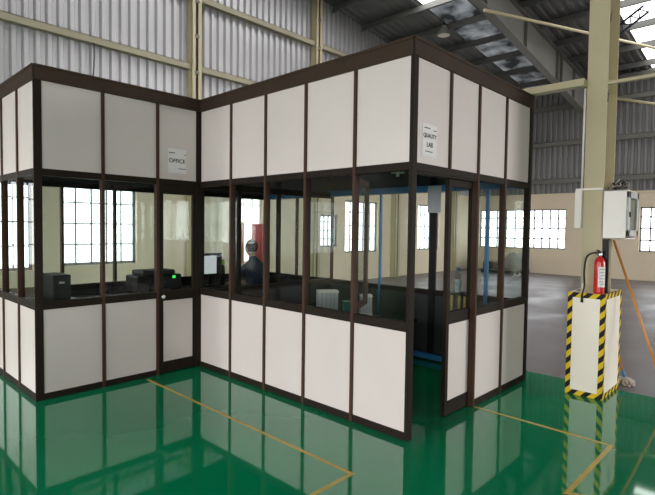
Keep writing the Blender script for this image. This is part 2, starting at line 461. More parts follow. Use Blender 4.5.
# ------------------------------------------------------------------ the cabin
H = 3.1
LBC, LCD, LAB = 2.926, 2.28, 1.733
ZB, ZS0, ZS1, ZH0, ZH1, ZF = .06, .85, .925, 2.10, 2.163, 2.965
YBK = 4.45
cab = thing('office_cabin', (0, LBC, 0), 'L-shaped cabin of white panels and glass in brown frames on the green floor', 'cabin')

class Wall:
    """one straight run of partition from p to q; outside is on the `out` side"""
    def __init__(s, p, q, out):
        s.p = Vector((*p, 0)); s.d = Vector((q[0]-p[0], q[1]-p[1], 0)); s.L = s.d.length; s.d.normalize()
        s.n = Vector((*out, 0))
    def b(s, mb, a0, a1, z0, z1, t0=-.025, t1=.025):
        """a along the run, t along outward normal (0 = outer face plane -> inside negative)"""
        c = s.p+s.d*((a0+a1)/2)+s.n*((t0+t1)/2)+Vector((0, 0, (z0+z1)/2))
        u, v = s.d*((a1-a0)/2), s.n*((t1-t0)/2)
        if u.cross(v).z < 0: u = -u
        return mb.obox(c, u, v, (0, 0, (z1-z0)/2))
def run(p, q, out, joints, label=None, skip_low=(), skip_glass=(), skip_up=(), ends=(.03, .03), framemat='bronze', up_only=(), sill=(ZS0, ZS1), header=(ZH0, ZH1), mw=.032, base_to=None, low='panel', nomull=()):
    w = Wall(p, q, out)
    T0, T1 = -.055, 0.
    f = MB()
    w.b(f, 0, w.L, ZF, H, T0, .012)                     # top fascia
    w.b(f, -0.0, w.L, H-.02, H+.004, T0-.01, .018)      # its cap
    js = [0]+list(joints)+[w.L]
    cells = list(zip(js[:-1], js[1:]))
    fr = link('wall_frame', f, 'fascia', cab, bevel=.004)
    if label: fr['label'] = label
    link('header_rail', w.b(MB(), 0, w.L, header[0], header[1], T0, .004), framemat, fr, bevel=.003)
    lows = [c for i, c in enumerate(cells) if i not in skip_low]
    if lows:
        a, b = lows[0][0], lows[-1][1]
        link('base_rail', w.b(MB(), a, b, 0, ZB, T0, .004), framemat, fr, bevel=.003)
        link('sill_rail', w.b(MB(), a, b, sill[0], sill[1], T0, .006), framemat, fr, bevel=.003)
    for k, a in enumerate(joints):
        m = MB()
        w.b(m, a-mw/2, a+mw/2, header[1] if k in up_only or k in nomull else 0.0, ZF, T0+.002, .008)
        link('mullion', m, 'mull', fr, bevel=.003)
    for i, (a, b) in enumerate(cells):
        a_ = a+(ends[0] if i == 0 else mw/2); b_ = b-(ends[1] if i == len(cells)-1 else mw/2)
        def panel(z0, z1, name):
            link(name, w.b(MB(), a_, b_, z0, z1, -.03, -.008), low, fr)
            link('shaded_inner_face', w.b(MB(), a_, b_, z0, z1, -.05, -.032), 'inner_shade', fr)  # inner side of the panel, coloured dark for the shade indoors
        if i not in skip_up: panel(header[1], ZF, 'upper_panel')
        if i not in skip_low: panel(ZB, sill[0], 'lower_panel')
        if i not in skip_glass:
            link('glass_pane', w.b(MB(), a_, b_, sill[1], header[0], -.028, -.022), 'pane', fr)
    return w, fr

wAE, fAE = run((-LAB, LBC), (-LAB, YBK), (-1, 0), [.53, 1.08], ends=(.012, .03))
wAB, fAB = run((-LAB, LBC), (0, LBC), (0, -1), [.617, 1.202], skip_low=(2,), skip_glass=(2,))
wBC, fBC = run((0, LBC), (0, 0), (-1, 0), [LBC-2.329, LBC-1.746, LBC-1.169, LBC-.574], ends=(.008, .022))
wCD, fCD = run((0, 0), (LCD, 0), (0, -1), [.565, 1.075, 1.648], skip_low=(0, 1), skip_glass=(0, 1), up_only=(0,))
wRB, fRB = run((-LAB, YBK), (LCD, YBK), (0, 1), [.73, 1.38, 2.0, 2.63, 3.3], sill=(.83, .9))
# far side with blue steel frame
wDF, fDF = run((LCD, 0), (LCD, YBK), (1, 0), [.46, 1.18, 2.0, 2.93, 3.7], nomull=(0, 1, 2), sill=(.82, .885), header=(2.11, 2.2), mw=.016)
bl = MB(); wDF.b(bl, .07, YBK-.07, .02, .085, -.10, -.058); wDF.b(bl, .07, YBK-.07, 2.11, 2.19, -.10, -.058)
link('blue_rail', bl, 'blue', cab)
for a, wd in ((.46, .038), (2.0, .02)):
    link('blue_post', wDF.b(MB(), a-wd/2, a+wd/2, .085, 2.11, -.07, -.03), 'blue', cab)
link('black_post', wDF.b(MB(), 1.18-.05, 1.18+.045, .085, 2.4, -.06, -.03), 'black', cab)
# inner partition and inner ceiling, roof board
mb = MB()
mb.box(.03, LCD-.06, LBC-.025, LBC+.025, 0, .06).box(.03, LCD-.06, LBC-.025, LBC+.025, .83, .9).box(.03, LCD-.06, LBC-.025, LBC+.025, 2.08, 2.16)
ip = link('inner_partition', mb, 'bronze', cab)
for x in (.55, 1.2, 1.76): link('mullion', MB().box(x-.022, x+.022, LBC-.024, LBC+.024, .06, 2.45), 'bronze', ip)
link('lower_panel', MB().box(.03, LCD-.06, LBC-.012, LBC+.012, .06, .83), 'inner_shade', ip)
link('upper_panel', MB().box(.03, LCD-.06, LBC-.012, LBC+.012, 2.16, 2.45), 'inner_shade', ip)
link('glass_pane', MB().box(.03, LCD-.06, LBC-.003, LBC+.003, .9, 2.08), 'pane', ip)
poly = [(.06, .06), (LCD-.06, .06), (LCD-.06, YBK-.06), (-LAB+.06, YBK-.06), (-LAB+.06, LBC+.06), (.06, LBC+.06)]
link('inner_ceiling', MB().prism(poly, 2, 2.45, 2.48), 'inner_shade', cab)  # indoor shade is in the ceiling colour too
link('roof_board', MB().prism(poly, 2, 3.03, 3.06), 'grey', cab)
# corner posts
def cpost(x0, y0, x1, y1): return link('corner_post', MB().box(x0, x1, y0, y1, 0, H-.01), 'bronze', cab, bevel=.005)
g = .009
cpost(-LAB-g, LBC-g, -LAB+.062, LBC+.012)
cpost(-g, -g, .06, .022)
cpost(LCD-.05, -g, LCD+g, .05)
cpost(-.055, LBC-.004, .055, LBC+.05)
cpost(-LAB-g, YBK-.05, -LAB+.05, YBK+g); cpost(LCD-.05, YBK-.05, LCD+g, YBK+g)
# office door in the recess (cell 1.202 .. 1.733 of AB)
def door(w, a0, a1, t0, t1, ztop, parent, label, bot=.135, rail=(.815, .925), toprail=.085, stile=.05, handle_a=None, handle_side=1):
    f = MB()
    w.b(f, a0, a0+stile, .008, ztop, t0, t1); w.b(f, a1-stile, a1, .008, ztop, t0, t1)
    w.b(f, a0+stile, a1-stile, .008, bot, t0, t1); w.b(f, a0+stile, a1-stile, rail[0], rail[1], t0, t1)
    w.b(f, a0+stile, a1-stile, ztop-toprail, ztop, t0, t1)
    d = link('door', f, 'bronze', cab, bevel=.003); d['label'] = label
    m = (t0+t1)/2
    link('door_panel', w.b(MB(), a0+stile, a1-stile, bot, rail[0], m-.01, m+.012), 'panel', d)
    link('door_glass', w.b(MB(), a0+stile, a1-stile, rail[1], ztop-toprail, m-.003, m+.003), 'pane', d)
    if handle_a is not None:
        c = w.p+w.d*handle_a+w.n*t1+Vector((0, 0, .87))
        kb = MB().tube([c, c+w.n*.03, c+w.n*.032, c+w.n*.055], [.012, .012, .022, .02], 12)
        link('door_knob', kb, 'steelb', d)
    return d
door(wAB, 1.222, 1.69, -.045, -.005, ZH0, cab, 'brown framed door with glass top and white lower panel under the office notice', handle_a=1.245)
door(wCD, .640, 1.105, -.085, -.045, ZH0+.01, cab, 'sliding door leaf of glass and white panel, slid open', stile=.048)
# swung-in sash behind the last window of the long side
sa = MB(); a = Vector((.06, .60, 0)); bb = Vector((.46, .80, 0)); d = (bb-a).normalized(); nn = Vector((-d.y, d.x, 0))
def sb(u0, u1, z0, z1, t=.016):
    c = a+d*((u0+u1)/2)+Vector((0, 0, (z0+z1)/2)); sa.obox(c, d*((u1-u0)/2), nn*t, (0, 0, (z1-z0)/2))
L = (bb-a).length
sb(0, .045, .94, 2.08); sb(L-.06, L, .94, 2.08); sb(.045, L-.045, .94, .99); sb(.045, L-.045, 2.03, 2.08)
so = link('window_sash', sa, 'mull', cab)
sa = MB(); sb(.045, L-.045, .99, 2.03, .003); link('sash_glass', sa, 'pane', so)
# small track cap on header of open doorway
link('door_track', wCD.b(MB(), .06, 1.07, 2.085, 2.1, -.09, -.004), 'bronze', cab)

# paper notices stuck on the cabin
def notice(label, org, ux, nrm, w, h, lines, rules):
    ux, nrm = Vector(ux), Vector(nrm); org = Vector(org)
    t = thing('paper_notice', org, label, 'notice')
    s = MB()
    c = org+nrm*.001
    u, v = ux*w/2, nrm*.0008
    if u.cross(v).z < 0: v = -v
    s.obox(c, u, v, (0, 0, h/2)); link('paper_sheet', s, 'paper', t)
    for body, size, dz in lines:
        text_mesh('lettering', body, size, 'ink', t, c+nrm*.0022+Vector((0, 0, dz)), ux, (0, 0, 1))
    rb = MB()
    for (f0, f1, dz, th) in rules:
        cc = c+ux*(w*(f0+f1)/2)+nrm*.002+Vector((0, 0, dz))
        u, v = ux*(w*(f1-f0)/2), nrm*.0006
        if u.cross(v).z < 0: v = -v
        rb.obox(cc, u, v, (0, 0, th/2))
    link('printed_rule', rb, 'ink', t)
notice('white paper notice reading OFFICE above the door in the recess', (-.296, LBC+.006, 2.372), (1, 0, 0), (0, -1, 0), .225, .268,
       [('OFFICE', .062, 0)], [(-.45, -.12, .088, .008), (.40, .48, .075, .008), (.08, .47, -.083, .007)])
notice('white paper notice reading QUALITY LAB beside the open doorway', (.250, .006, 2.352), (1, 0, 0), (0, -1, 0), .21, .255,
       [('QUALITY', .046, .035), ('LAB', .052, -.035)], [(-.38, .0, .095, .007), (.25, .45, .085, .006), (-.3, .2, -.088, .006)])

# ------------------------------------------------------------------ floor lines
def line(name, pts, w, label):
    mb = MB(); n = len(pts); L_, R_ = [], []
    for i, p in enumerate(pts):
        p = Vector((*p, 0)); 
        d0 = (p-Vector((*pts[i-1], 0))).normalized() if i else None
        d1 = (Vector((*pts[i+1], 0))-p).normalized() if i < n-1 else None
        if d0 is None: off = Vector((-d1.y, d1.x, 0))*w/2
        elif d1 is None: off = Vector((-d0.y, d0.x, 0))*w/2
        else:
            n0 = Vector((-d0.y, d0.x, 0)); n1 = Vector((-d1.y, d1.x, 0)); b = (n0+n1).normalized(); off = b*(w/2/max(.3, b.dot(n0)))
        L_.append(p+off); R_.append(p-off)
    vs = []; fs = []
    for z in (.0002, .0016):
        for q in L_: vs.append((q.x, q.y, z))
        for q in R_: vs.append((q.x, q.y, z))
    for i in range(n-1):
        fs += [(i, i+1, n+i+1, n+i)[::-1], (2*n+i, 3*n+i, 3*n+i+1, 2*n+i+1)[::-1], (i, i+1, 2*n+i+1, 2*n+i), (n+i, n+i+1, 3*n+i+1, 3*n+i)]
    o = fixn(link(name, mb.add(vs, fs), 'yellow'))
    return tag(o, label, 'floor line')
line('floor_marking', [(-.685, 2.86), (-.690, -.035), (-2.6, -.045)], .03, 'yellow floor line running from the recess to a corner in front of the long panel wall')
line('floor_marking', [(1.085, -.015), (1.062, -1.163), (.085, -1.156), (.145, -1.29), (.75, -2.6)], .032, 'yellow floor line zigzagging out from beside the sliding door leaf')

# ------------------------------------------------------------------ column, guard, extinguisher, cabinet
CX0, CX1, CY0, CY1 = 2.30, 2.66, -.722, -.535
col = thing('steel_column', ((CX0+CX1)/2, (CY0+CY1)/2, 0), 'tall beige steel column rising to the roof behind the extinguisher', 'column')
zt = zr(2.5)-.02
link('flange', MB().box(CX0, CX0+.016, CY0, CY1, 0, zt), 'steel', col, bevel=.003)
link('flange', MB().box(CX1-.016, CX1, CY0, CY1, 0, zt), 'steel', col, bevel=.003)
cm = (CY0+CY1)/2
link('web', MB().box(CX0+.016, CX1-.016, cm-.006, cm+.006, 0, zt), 'steel', col)
bo = MB()
for z in (2.95, 3.75, 4.5):
    bo.box(CX0+.05, CX0+.12, cm-.075, cm-.006, z, z+.09)
link('cleat', bo, 'black', col)
link('base_plate', MB().box(CX0-.04, CX1+.04, CY0-.02, CY1+.02, 0, .02), 'steel', col)

GX0, GX1, GY0, GY1, GZ = 2.14, 2.735, -.81, -.47, 1.035
gd = thing('column_guard', ((GX0+GX1)/2, (GY0+GY1)/2, 0), 'cream box around the column foot, edged with yellow and black tape', 'column guard')
t = .014
link('side_board', MB().box(GX0, GX0+t, GY0, GY1, .0, GZ), 'cream', gd)
link('side_board', MB().box(GX1-t, GX1, GY0, GY1, .0, GZ), 'cream', gd)
link('side_board', MB().box(GX0+t, GX1-t, GY0, GY0+t, .0, GZ), 'cream', gd)
link('side_board', MB().box(GX0+t, GX1-t, GY1-t, GY1, .0, GZ), 'cream', gd)
link('top_ledge', MB().box(GX0+t, CX0-.006, GY0+t, GY1-t, GZ-.02, GZ-.004), 'cream', gd)
e = .0018; tw = .044
tp = [(GX0-e, GX0, GY0-e, GY0+tw, .0, GZ+e), (GX0-e, GX0, GY1-tw, GY1+e, .0, GZ+e), (GX0-e, GX0, GY0+tw, GY1-tw, GZ-.05, GZ+e), (GX0-e, GX0, GY0+tw, GY1-tw, .0, .05),
      (GX0-e, GX0+tw, GY0-e, GY0, .0, GZ+e), (GX1-tw, GX1+e, GY0-e, GY0, .0, GZ+e), (GX0+tw, GX1-tw, GY0-e, GY0, GZ-.05, GZ+e), (GX0+tw, GX1-tw, GY0-e, GY0, .0, .05),
      (GX0-e, GX0+t, GY0-e, GY1+e, GZ, GZ+e), (GX0+t, GX1, GY0-e, GY0+t, GZ, GZ+e)]
for q in tp: link('hazard_tape', MB().box(*q), 'hazard', gd)

EX, EY, EZ = 2.222, -.728, GZ-.004
fe = thing('fire_extinguisher', (EX, EY, EZ), 'red fire extinguisher with white label standing on the striped box', 'fire extinguisher')
link('cylinder', MB().lathe((EX, EY, EZ), [(.040, 0), (.048, .006), (.05, .02), (.05, .30), (.047, .325), (.036, .35), (.02, .362), (.016, .375)], 24), 'red', fe)
lb = MB(); vs = []; fs = []
for k in range(9):
    th = math.radians(185+k*11)
    for z in (.07, .27): vs.append((EX+.0508*math.cos(th), EY+.0508*math.sin(th), EZ+z))
for k in range(8): fs.append((2*k, 2*k+2, 2*k+3, 2*k+1))
link('label_sticker', lb.add(vs, fs, True), 'paper', fe)
ln = MB()
for j, (z, k0, k1) in enumerate(((.245, 1, 7), (.215, 1, 6), (.185, 2, 7), (.155, 1, 7), (.125, 1, 5), (.1, 2, 7))):
    vs = []; fs = []
    for k in range(k0, k1+1):
        th = math.radians(185+k*11)
        for dz in (-.006, .006): vs.append((EX+.0513*math.cos(th), EY+.0513*math.sin(th), EZ+z+dz))
    for k in range(k1-k0): fs.append((2*k, 2*k+2, 2*k+3, 2*k+1))
    ln.add(vs, fs)
link('label_print', ln, 'grey', fe)
link('valve', MB().lathe((EX, EY, EZ+.37), [(.017, 0), (.02, .01), (.02, .035), (.012, .045)], 14), 'steelb', fe)
link('lever', MB().obox((EX-.02, EY+.01, EZ+.425), (.045, .02, .006), (-.004, .010, 0), (0, 0, .004)).obox((EX-.02, EY+.01, EZ+.408), (.04, .018, -.004), (-.004, .010, 0), (0, 0, .004)), 'black', fe)
def arc(pts, n=8):
    pts = [Vector(p) for p in pts]; out = []
    P = [pts[0]]+pts+[pts[-1]]
    for i in range(1, len(P)-2):
        for k in range(n):
            u = k/n; a, b, c, d = P[i-1], P[i], P[i+1], P[i+2]
            out.append(.5*((2*b)+(c-a)*u+(2*a-5*b+4*c-d)*u*u+(3*b-a-3*c+d)*u**3))
    out.append(pts[-1]); return out
ho = arc([(EX, EY, EZ+.395), (EX-.01, EY+.05, EZ+.405), (EX-.015, EY+.115, EZ+.36), (EX-.015, EY+.135, EZ+.22), (EX-.03, EY+.125, EZ+.08), (GX0-.012, EY+.125, EZ-.02)])
link('hose', MB().tube(ho, .009, 8), 'rubber', fe)
link('nozzle', MB().tube([(GX0-.012, EY+.125, EZ-.015), (GX0-.013, EY+.125, EZ-.09)], [.009, .013], 10), 'rubber', fe)
link('pipe_stub', MB().tube([(EX+.005, EY+.145, EZ), (EX+.005, EY+.145, EZ+.09)], .014, 10), 'white', fe)['label'] = 'short white holder beside the hose'

# electric cabinet on the near face, switch box on the other face, conduits
ec = thing('electrical_cabinet', (2.46, -.86, 1.575), 'white electrical cabinet with small glazed door mounted on the beige column', 'cabinet')
bx = MB(); X0, X1, Y0, Y1, Z0, Z1 = 2.25, 2.645, -.935, -.728, 1.575, 2.055
bx.box(X0, X0+.012, Y0, Y1, Z0, Z1).box(X1-.012, X1, Y0, Y1, Z0, Z1).box(X0, X1, Y1-.012, Y1, Z0, Z1).box(X0, X1, Y0, Y1, Z0, Z0+.012).box(X0, X1, Y0, Y1, Z1-.012, Z1)
link('body', bx, 'white', ec, bevel=.003)
dr = MB(); dx0, dx1, dz0, dz1 = X0+.015, X1+.01, Z0+.03, Z1-.02
dr.box(dx0, dx0+.06, Y0-.02, Y0, dz0, dz1).box(dx1-.06, dx1, Y0-.02, Y0, dz0, dz1).box(dx0, dx1, Y0-.02, Y0, dz0, dz0+.06).box(dx0, dx1, Y0-.02, Y0, dz1-.06, dz1)
dd = link('door', dr, 'grey', ec, bevel=.003); dd['label'] = 'grey glazed door'
link('door_window', MB().box(dx0+.06, dx1-.06, Y0-.012, Y0-.008, dz0+.06, dz1-.06), 'pane', dd)
link('door_lock', MB().box(dx0+.02, dx0+.04, Y0-.03, Y0-.02, 1.79, 1.84), 'black', dd)
br = MB()
for k in range(5): br.box(X0+.09+k*.045, X0+.125+k*.045, Y0+.05, Y0+.12, 1.78, 1.87)
br.box(X0+.05, X1-.05, Y0+.12, Y0+.19, 1.7, 1.95)
link('breakers', br, 'dsteel', ec)
sw = thing('switch_box', (2.36, -.49, 1.68), 'narrow white switch box clamped on the left side of the beige column', 'switch box')
link('body', MB().box(2.25, 2.42, -.532, -.468, 1.68, 2.06), 'white', sw, bevel=.004)
link('clamp_bar', MB().box(2.27, 2.294, -.72, -.468, 2.062, 2.082), 'white', sw)
link('conduit', MB().tube([(2.28, -.522, 2.084), (2.284, -.524, 3.09)], .010, 8), 'white', sw)
wr = thing('wire_bundle', (2.42, -.83, 2.056), 'tangle of loose dark wires lying on top of the white electrical cabinet', 'wires')
for k in range(7):
    x0 = 2.28+.045*k; pts = [(x0, -.76-.01*k, 2.062)]
    for j in range(5):
        pts.append((2.27+random.random()*.33, -.76-random.random()*.13, 2.07+random.random()*.09))
    pts.append((2.30+.04*k, -.9, 2.062))
    link('wire', MB().tube(arc(pts, 5), .005, 6), ('rubber', 'mopg', 'girt')[k % 3], wr)
tag(link('cable_conduit', MB().box(2.27, 2.296, -.79, -.735, GZ+.003, 1.574), 'black'), 'black cable duct dropping from the electrical cabinet beside the extinguisher', 'conduit')
trk = MB()
trk.obox((2.205, -.03, 3.172), (0, .52, -.006), (.032, 0, 0), (0, 0, .026))
tag(link('cable_trunking', MB().box(2.20, 2.315, -.534, .55, 3.105, 3.175), 'steel'), 'pale square trunking running from the beige column onto the cabin roof', 'trunking')
tag(link('cable_trunking', MB().box(2.30, 2.35, -2.4, -.723, 3.10, 3.13), 'steel'), 'pale trunking leaving the beige column towards the right edge', 'trunking')

# mop and pole leaning on the column
mp = thing('mop', (2.95, -.82, 0), 'mop with thin orange handle and grey yarn head, standing behind the striped box', 'mop')
link('handle', MB().tube([(2.93, -.81, .10), (2.75, -.64, 1.06)], .010, 8), 'orange', mp)
link('collar', MB().tube([(2.938, -.818, .06), (2.926, -.806, .14)], .016, 10), 'blue', mp)
yn = MB()
for k in range(26):
    a = k*2.399; r = .05+.075*random.random(); c = Vector((2.94, -.82, .065))
    q = c+Vector((math.cos(a)*r, math.sin(a)*r, -.055))
    yn.tube(arc([c, (c+q)/2+Vector((math.cos(a)*.02, math.sin(a)*.02, .005)), q, q+Vector((math.cos(a)*.03, math.sin(a+.6)*.03, 0))], 3), .011, 6)
link('yarn_head', yn, 'mopg', mp)
tag(link('dust_pan', MB().box(2.86, 3.11, -.62, -.47, -.001, .012).box(2.86, 3.11, -.48, -.47, .012, .06).box(2.86, 2.87, -.62, -.47, .012, .05).box(3.10, 3.11, -.62, -.47, .012, .05), 'dgreen'), 'low dark green dustpan on the floor just behind the mop head', 'dustpan')
tag(link('pole', MB().tube([(2.480, -1.300, .006), (2.665, -.736, 1.56)], .0125, 10), 'orange'), 'long orange pole leaning against the beige column at the right edge', 'pole')

# ------------------------------------------------------------------ things inside the cabin
def table(label, x0, x1, y0, y1, z, topmat='black', group=None, name='desk', leg=.04):
    o = thing(name, ((x0+x1)/2, (y0+y1)/2, 0), label, 'table' if name != 'desk' else 'desk', group)
    link('tabletop', MB().box(x0, x1, y0, y1, z-.03, z), topmat, o, bevel=.004)
    for sx in (x0+.03, x1-.03-leg):
        for sy in (y0+.03, y1-.03-leg):
            link('leg', MB().box(sx, sx+leg, sy, sy+leg, 0, z-.03), 'black', o)
    return o
table('low black glossy table behind the long side windows of the lab', .35, 1.72, 1.05, 2.72, .60, 'gloss', name='lab_table')
table('dark desk under the left corner window, carrying the black computer tower', -1.64, -1.02, 3.05, 4.34, .80)
table('long dark desk along the rear glass of the office, behind the door', -.95, 2.15, 3.86, 4.36, .78)
pc = thing('computer_tower', (-1.40, 3.32, .80), 'black computer tower on the desk by the left corner post', 'computer')
link('case', MB().box(-1.51, -1.345, 3.16, 3.5, .80, 1.145), 'black', pc, bevel=.006)
link('front_panel', MB().box(-1.505, -1.35, 3.15, 3.16, .81, 1.135), 'rubber', pc)
link('badge', MB().box(-1.46, -1.41, 3.147, 3.15, 1.06, 1.08), 'grey', pc)
prn = thing('printer', (.02, 4.05, .78), 'black desktop machine with a green light, behind the office door glass', 'printer')
link('body', MB().box(-.28, .34, 3.92, 4.28, .78, 1.0), 'black', prn, bevel=.02)
link('scanner_lid', MB().box(-.20, .26, 3.95, 4.27, 1.001, 1.06), 'rubber', prn, bevel=.015)
link('paper_tray', MB().box(-.1, .16, 3.80, 3.92, .82, .835), 'rubber', prn)
link('indicator', MB().box(.20, .24, 3.912, 3.919, .95, .985), 'led', prn)
st = thing('computer_monitor', (.87, 4.02, .78), 'computer monitor with white lit screen on the office desk, right of the door corner', 'monitor')
link('bezel', MB().box(.70, 1.04, 4.0, 4.03, .93, 1.26), 'black', st, bevel=.004)
link('screen', MB().box(.735, .945, 3.996, 3.9995, .965, 1.225), 'screen', st)
link('foot', MB().box(.76, .98, 3.95, 4.13, .78, .80), 'black', st, bevel=.004)
link('neck', MB().box(.84, .90, 4.031, 4.06, .80, 1.1), 'black', st)
bt = thing('spray_bottle', (1.10, 4.07, .78), 'small dark bottle with lime cap beside the white sheet on the office desk', 'bottle')
link('body', MB().lathe((1.10, 4.07, .78), [(.03, 0), (.036, .01), (.036, .26), (.015, .30)], 14), 'black', bt)
link('cap', MB().lathe((1.10, 4.07, 1.08), [(.03, 0), (.032, .01), (.032, .07), (.02, .08)], 14), 'lime', bt)
SX, SY = 1.79, .52
sc = thing('floor_stool', (SX, SY, 0), 'tall yellow legged stool just inside the sliding door', 'stool')
link('seat', MB().box(SX-.11, SX+.11, SY-.105, SY+.105, .93, .955), 'black', sc, bevel=.006)
for sx in (SX-.095, SX+.07):
    for sy in (SY-.09, SY+.065): link('leg', MB().box(sx, sx+.025, sy, sy+.025, 0, .93), 'yellow', sc)
link('foot_ring', MB().box(SX-.095, SX+.095, SY-.085, SY-.07, .3, .32).box(SX-.095, SX+.095, SY+.07, SY+.085, .3, .32).box(SX-.095, SX-.08, SY-.07, SY+.07, .3, .32).box(SX+.08, SX+.095, SY-.07, SY+.07, .3, .32), 'yellow', sc)
BX, BY, BZ = SX-.03, SY+.04, .956
wb = thing('water_bottle', (BX, BY, BZ), 'clear plastic bottle with blue cap on the yellow legged stool', 'bottle')
link('body', MB().lathe((BX, BY, BZ), [(.03, 0), (.038, .012), (.038, .15), (.032, .17), (.038, .19), (.032, .215), (.016, .235)], 18), 'clearp', wb)
link('water', MB().lathe((BX, BY, BZ), [(.03, .004), (.035, .014), (.035, .14)], 18), 'haze', wb)
link('cap', MB().lathe((BX, BY, BZ+.237), [(.02, 0), (.022, .006), (.022, .035), (.018, .04)], 14), 'blue', wb)
tag(link('film_sheet', MB().box(2.174, 2.177, 1.04, 1.23, 1.85, 2.18), 'haze'), 'pale sheet hanging at the head of the black post in the doorway', 'sheet')
def crate(label, cx, cy, w, d, h, ang):
    o = thing('slatted_crate', (cx, cy, .6), label, 'crate')
    ca, sn = math.cos(ang), math.sin(ang); ux, uy = Vector((ca, sn, 0)), Vector((-sn, ca, 0)); c0 = Vector((cx, cy, .6))
    fr = MB()
    for z in (.012, h-.012):
        for t in (-1, 1):
            fr.obox(c0+uy*t*(d/2-.008)+Vector((0, 0, z)), ux*w/2, uy*.008, (0, 0, .012))
            fr.obox(c0+ux*t*(w/2-.008)+Vector((0, 0, z)), ux*.008, uy*(d/2-.016), (0, 0, .012))
    link('rim', fr, 'white', o)
    n = max(4, int(w/.045))
    for k in range(n):
        x = -w/2+w*(k+.5)/n
        link('slat', MB().obox(c0+ux*x-uy*(d/2-.008)+Vector((0, 0, h/2)), ux*(w/n*.36), uy*.004, (0, 0, h/2-.024)), 'haze', o)
    link('back_sheet', MB().obox(c0+uy*(d/2-.008)+Vector((0, 0, h/2)), ux*w/2, uy*.004, (0, 0, h/2-.024)), 'grey', o)
crate('larger white slatted crate on the low black table, fourth pane of the long side', 1.30, 2.10, .26, .16, .27, -.65)
crate('smaller white slatted crate on the low black table, beside the opened sash', 1.52, 1.66, .14, .14, .24, -.75)
tb = thing('storage_box', (1.40, 1.84, .60), 'small teal box between the two white crates on the low table', 'box')
link('body', MB().obox((1.40, 1.84, .665), (.05, -.04, 0), (.045, .055, 0), (0, 0, .065)), 'teal', tb, bevel=.008)
link('lid', MB().obox((1.40, 1.84, .742), (.054, -.043, 0), (.048, .059, 0), (0, 0, .011)), 'teal', tb, bevel=.004)
cf = thing('ceiling_fitting', (1.03, .87, 2.19), 'small white cross shaped fitting hanging under the cabin ceiling', 'fitting')
link('arms', MB().obox((1.03, .87, 2.225), (.048, -.048, 0), (.007, .007, 0), (0, 0, .009)).obox((1.03, .87, 2.225), (.014, .014, 0), (.01, -.01, 0), (0, 0, .04)).obox((1.03, .87, 2.225), (.034, .034, 0), (.007, -.007, 0), (0, 0, .008)), 'white', cf)
link('stem', MB().tube([(1.03, .87, 2.265), (1.03, .87, 2.449)], .004, 8), 'dsteel', cf)

# person sitting at the office desk, seen from behind through the glass
pn = thing('person', (1.20, 3.38, 0), 'person in navy shirt with short black hair, seated at the office desk', 'person')
px, py = 1.20, 3.28
V = [(px, py, .56), (px, py+.02, .74), (px-.01, py+.07, .94), (px-.02, py+.13, 1.10), (px-.02, py+.17, 1.19), (px-.02, py+.19, 1.25),
     (px-.185, py+.13, 1.08), (px-.26, py+.25, .90), (px-.15, py+.48, .835),
     (px+.165, py+.14, 1.08), (px+.24, py+.27, .91), (px+.12, py+.50, .835),
     (px-.10, py+.03, .55), (px-.13, py+.42, .54), (px-.14, py+.44, .12), (px-.14, py+.53, .06),
     (px+.10, py+.03, .55), (px+.13, py+.42, .54), (px+.14, py+.44, .12), (px+.14, py+.53, .06)]
E_ = [(0,1),(1,2),(2,3),(3,4),(4,5),(3,6),(6,7),(7,8),(3,9),(9,10),(10,11),(0,12),(12,13),(13,14),(14,15),(0,16),(16,17),(17,18),(18,19)]
R_ = [(.15,.12),(.14,.11),(.155,.115),(.12,.10),(.06,.06),(.05,.05),.06,.047,.035,.06,.047,.035,.09,.07,.05,.045,.09,.07,.05,.045]
def add_skin_layer(me):
    import bmesh
    bm = bmesh.new(); bm.from_mesh(me); bm.verts.layers.skin.verify(); bm.to_mesh(me); bm.free()
def skinned(name, verts, edges, radii, mat, parent, sub=2):
    me = D_.meshes.new(name); org = ORG[parent.name]
    me.from_pydata([tuple(Vector(v)-org) for v in verts], edges, [])
    add_skin_layer(me)
    me.materials.append(M[mat])
    for i, r in enumerate(radii):
        me.skin_vertices[0].data[i].radius = r if isinstance(r, tuple) else (r, r)
        me.skin_vertices[0].data[i].use_root = (i == 0)
    o = D_.objects.new(name, me); COL.objects.link(o); o.parent = parent; ORG[o.name] = org
    k = o.modifiers.new('skin', 'SKIN'); k.use_smooth_shade = True
    s = o.modifiers.new('sub', 'SUBSURF'); s.levels = sub; s.render_levels = sub
    return o
body = skinned('body', V, E_, R_, 'navy', pn)
hc = Vector((px-.02, py+.215, 1.345))
def ellips(mb, c, r, n=20, m=12, shape=None):
    vs = []; fs = []
    for i in range(m+1):
        ph = math.pi*i/m
        for k in range(n):
            th = 2*math.pi*k/n
            v = Vector((math.sin(ph)*math.cos(th)*r[0], math.sin(ph)*math.sin(th)*r[1], math.cos(ph)*r[2]))
            if shape: v = shape(v)
            vs.append(Vector(c)+v)
    for i in range(m):
        for k in range(n): fs.append((i*n+k, (i+1)*n+k, (i+1)*n+(k+1) % n, i*n+(k+1) % n))
    return mb.add(vs, fs, True)
def headshape(v):
    f = 1-.28*max(0, -v.z/.12)      # narrower jaw
    y = v.y*(1 if v.z > -.03 else .96)
    if v.y > .07 and abs(v.x) < .02 and -.04 < v.z < .02: y += .018   # nose
    return Vector((v.x*f, y, v.z))
hd = MB(); ellips(hd, hc, (.076, .098, .118), 24, 18, headshape)
for s in (-1, 1): ellips(hd, hc+Vector((s*.076, -.005, -.01)), (.012, .022, .034), 10, 8)
ellips(hd, hc+Vector((0, -.03, -.12)), (.05, .05, .07), 14, 8)
link('head', hd, 'skin', pn)
